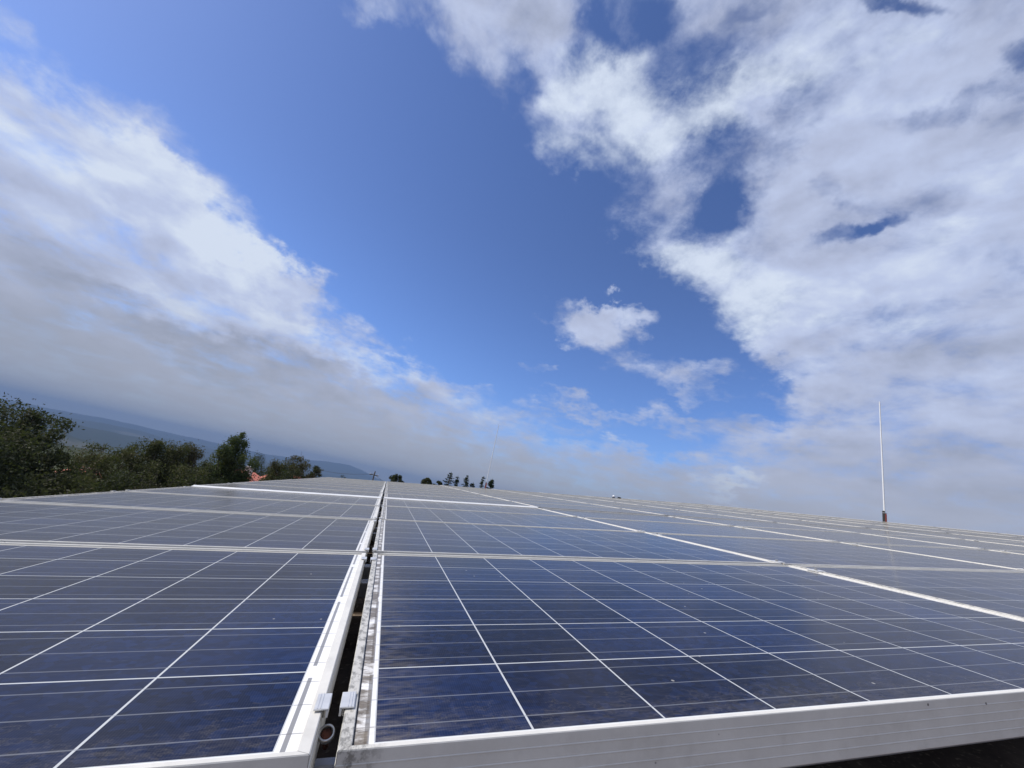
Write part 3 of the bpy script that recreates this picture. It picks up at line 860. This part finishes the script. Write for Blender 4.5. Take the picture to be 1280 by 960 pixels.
deciduous(T, -12.9, -1.1, 40, 3.2, 'ragged green tree behind the red roofed house', M_LEAF_OLIVE, nleaf=14000, leaf=0.06, seed=10, upright=.7)
deciduous(T, -11.8, -0.6, 39, 2.8, 'olive tree with bare shoots between house and brown tree', M_LEAF_OLIVE, nleaf=15000, leaf=0.06, seed=11, upright=.6)
deciduous(T, -9.6, 0.35, 40, 3.8, 'broad flat topped brownish tree', M_LEAF_BROWN, nleaf=26000, leaf=0.062, seed=12)
deciduous(T, -8.2, 0.1, 41, 2.6, 'dark rounded tree joined to the flat topped brown one', M_LEAF_DARK, nleaf=16000, leaf=0.06, seed=23)
deciduous(T, -6.4, -0.7, 42, 1.7, 'small thin tree beside the broad brownish one', M_LEAF_OLIVE, nleaf=6000, leaf=0.055, seed=13, gaps=1.2)
deciduous(T, -4.9, -0.5, 45, 1.6, 'small grey green tree last in the line before the pole', M_LEAF_DARK, nleaf=6000, leaf=0.055, seed=14, gaps=1.2)
for k, (az, el, dist, w_, lab) in enumerate([(-34.5, -5.0, 20, 5.0, 'dense dark bush below the big tree'), (-29.8, -5.2, 22, 4.0, 'dense dark bush at the mouth of the dip'), (-25.5, -3.9, 27, 4.4, 'dark bush at the foot of the olive trees'),
                                       (-21.6, -3.0, 28, 4.4, 'shrub in front of the twiggy olive tree'), (-19.6, -2.0, 30, 3.2, 'shrub below the tallest green tree'), (-14.6, -4.1, 30, 2.6, 'low shrub hiding the foot of the red house'), (-10.6, -1.4, 35, 4.4, 'shrub below the flat topped brown tree')]):
    deciduous('shrub', az, el, dist, w_, lab, (M_LEAF_DARK, M_LEAF_OLIVE)[k % 2], cat='shrub', nleaf=16000, leaf=0.06, seed=30 + k, crown_frac=0.95, group='shrubs beside the building')


def dome_bush(az, el_top, dist, width, label, mat, nleaf, seed):
    g = np.random.default_rng(seed)
    top = az_el(az, el_top, dist); gz = ground_z(top.x, top.y); h = top.z - gz
    root = empty('bush', (top.x, top.y, gz))
    mb = MB()
    cs = []
    nc = 70; per = nleaf // nc
    for k in range(nc):
        z = g.uniform(0.15, 1); a_ = g.uniform(0, 2 * math.pi); rr = (1 - z ** 2.6) ** 0.5 * width / 2 * g.uniform(.55, 1.03)
        c = np.array([rr * math.cos(a_), rr * math.sin(a_), h - 1.15 * width * 0.9 * (1 - z) - width * .09])
        if k % 3 == 0: mb.tube([(0, 0, h - width * 1.1), tuple(c * np.array([.5, .5, 1]) - np.array([0, 0, .15 * width])), tuple(c)], [.05, .03, .01], 5)
        p_ = g.normal(size=(per, 3)); p_ /= np.linalg.norm(p_, axis=1)[:, None]
        p_ *= (g.uniform(0, 1, per) ** .5)[:, None] * width * g.uniform(.07, .13)
        cs.append(c + p_)
    mb.tube([(0, 0, -.2), (0.05, 0, h * .5), (0, 0, h - width * 1.05)], [.12, .09, .06], 8)
    mb.build('trunk', M_BARK, root)
    leaves_mesh('crown', np.concatenate(cs), 0.07, mat, root, seed=seed)
    tag(root, label, 'bush', 'bushes beyond the far roof edge')


dome_bush(1.25, 0.72, 48, 2.5, 'round dark green bush just beyond the end of the dark gap', M_LEAF_DARK, 14000, 50)
dome_bush(5.05, 1.05, 50, 1.45, 'small domed yellowish bush between round bush and conifers', M_LEAF_OLIVE, 8000, 51)
dome_bush(6.6, 0.95, 55, 1.6, 'low faint bush at the foot of the first conifer', M_LEAF_DARK, 5000, 52)
for k, (az, el, w_, lab, sp, ln) in enumerate([(7.75, 2.42, 5.4, 'tallest sparse conifer at the start of the row', .8, .1), (8.85, 2.16, 3.6, 'thin ragged conifer next to the tallest one', .7, 0), (9.95, 2.42, 4.2, 'thin leaning conifer in the middle of the row', .8, .15),
                                          (11.05, 1.72, 4.0, 'shortest bushy conifer in the row', 1.1, 0), (12.2, 2.75, 2.4, 'narrow conifer beside the thin white rod', .9, 0), (13.45, 2.66, 5.6, 'dense pointed conifer at the end of the row', 1.8, 0)]):
    conifer(az, el, 60, 8, w_, lab, k, sp, ln)

# ------------------------------------------------------------------ houses
M_TILE = simple('clay_tiles', (0.55, 0.17, 0.11), 0.8, 0, 0.3, 3, 0.3)
M_PINK = simple('salmon_plaster', (0.62, 0.26, 0.20), 0.9, 0, 0.2, 2)
M_PALE = simple('pale_plaster', (0.62, 0.58, 0.50), 0.9, 0, 0.15, 2)
M_PANE = simple('window_glass', (0.03, 0.035, 0.04), 0.1)


def house(az, el_ridge, dist, w_, dp, rot, label, wallm):
    p = az_el(az, el_ridge, dist); gz = ground_z(p.x, p.y) - 0.3
    H = p.z - gz
    o = empty('house', (p.x, p.y, gz), Matrix.Rotation(R(rot), 3, 'Z'))
    eh = H - w_ * 0.22
    mb = MB(); x, yv = w_ / 2, dp / 2
    mb.add([(-x, -yv, 0), (x, -yv, 0), (x, -yv, eh), (0, -yv, H - .12), (-x, -yv, eh), (-x, yv, 0), (x, yv, 0), (x, yv, eh), (0, yv, H - .12), (-x, yv, eh)],
           [(0, 1, 2, 3, 4), (9, 8, 7, 6, 5), (1, 6, 7, 2), (5, 0, 4, 9)])
    mb.build('wall', wallm, o)
    mb = MB()
    for s in (-1, 1):
        e_ = x + .35; ez = eh - .35 * (H - eh) / x
        a_ = [(0, -yv - .3, H), (s * e_, -yv - .3, ez), (s * e_, yv + .3, ez), (0, yv + .3, H)]
        b_ = [(u_, v_, z_ - .11) for u_, v_, z_ in a_]
        mb.add(a_ + b_, [(0, 1, 2, 3) if s < 0 else (3, 2, 1, 0), (4, 7, 6, 5) if s < 0 else (5, 6, 7, 4), (0, 4, 5, 1), (1, 5, 6, 2), (2, 6, 7, 3)])
    rf = mb.build('roof', M_TILE, o)
    mb = MB(); mb.box(x * .35, x * .35 + .5, -yv * .2, -yv * .2 + .5, eh, H + .45, .02); mb.build('chimney', M_PALE, rf)
    for wx in (-x * .5, x * .5):
        wf = MB(); wf.box(wx - .55, wx + .55, -yv - .03, -yv + .02, eh - 1.7, eh - .4, .01); f_ = wf.build('window', M_PALE, o)
        pn = MB(); pn.box(wx - .46, wx + .46, -yv - .045, -yv - .032, eh - 1.6, eh - .5); pn.build('pane', M_PANE, f_)
    return tag(o, label, 'house')


house(-16.2, -2.5, 46, 3.2, 4.0, -10, 'salmon red house with tiled roof half hidden among the trees', M_PINK)
house(-28.9, -4.9, 60, 3.0, 5, 20, 'small house with faded reddish roof low in the dip behind dark trees', M_PALE)
house(-10.9, -2.05, 52, 3.0, 4, 60, 'pale house whose roof just shows behind the low shrubs', M_PALE)

# ------------------------------------------------------------------ power pole with wires
p = az_el(-1.78, 0.42, 70); gz = ground_z(p.x, p.y); H = p.z - gz
o = empty('power_pole', (p.x, p.y, gz))
mb = MB(); mb.tube([(0, 0, 0), (0.10, 0, H)], [.14, .09], 8); mb.build('pole', M_BARK, o)
mb = MB(); mb.box(-.65, .75, -.06, .06, H - .65, H - .52, .01); mb.build('crossarm', M_BARK, o)
for x in (-.55, 0.1, .65):
    mb = MB(); mb.tube([(x, 0, H - .52), (x, 0, H - .36)], [.05, .03], 8); mb.build('insulator', M_WHITE, o)
tag(o, 'dark wooden power pole with a crossarm beyond the far roof edge', 'power pole')
for k, (a0, e0, d0, lab) in enumerate([(-8.5, -0.75, 90, 'wire running from the pole towards the trees'), (3.5, -1.2, 52, 'wire running from the pole behind the round bush')]):
    q0 = az_el(a0, e0, d0); q1 = Vector((p.x, p.y, p.z - .4))
    pts = []
    for t in range(13):
        f = t / 12; v_ = q0.lerp(q1, f); v_.z -= 1.2 * 4 * f * (1 - f) * .35; pts.append(v_)
    mb = MB(); mb.tube(pts, 0.022, 5); ob = mb.build('power_wire', M_BLACK, None); tag(ob, 'thin dark ' + lab, 'wire', 'wires on the power pole')

# ------------------------------------------------------------------ air
mb = MB(); mb.box(-12400, 12400, -12400, 12400, -210, 190)
mt = bpy.data.materials.new('haze'); mt.use_nodes = True; t = mt.node_tree; t.nodes.clear()
vp = t.nodes.new('ShaderNodeVolumePrincipled'); vp.inputs['Color'].default_value = (0.22, 0.33, 0.55, 1); vp.inputs['Density'].default_value = 1.5e-4; vp.inputs['Anisotropy'].default_value = 0.0
mo = t.nodes.new('ShaderNodeOutputMaterial'); t.links.new(vp.outputs[0], mo.inputs['Volume'])
kind(mb.build('haze', mt), 'stuff')
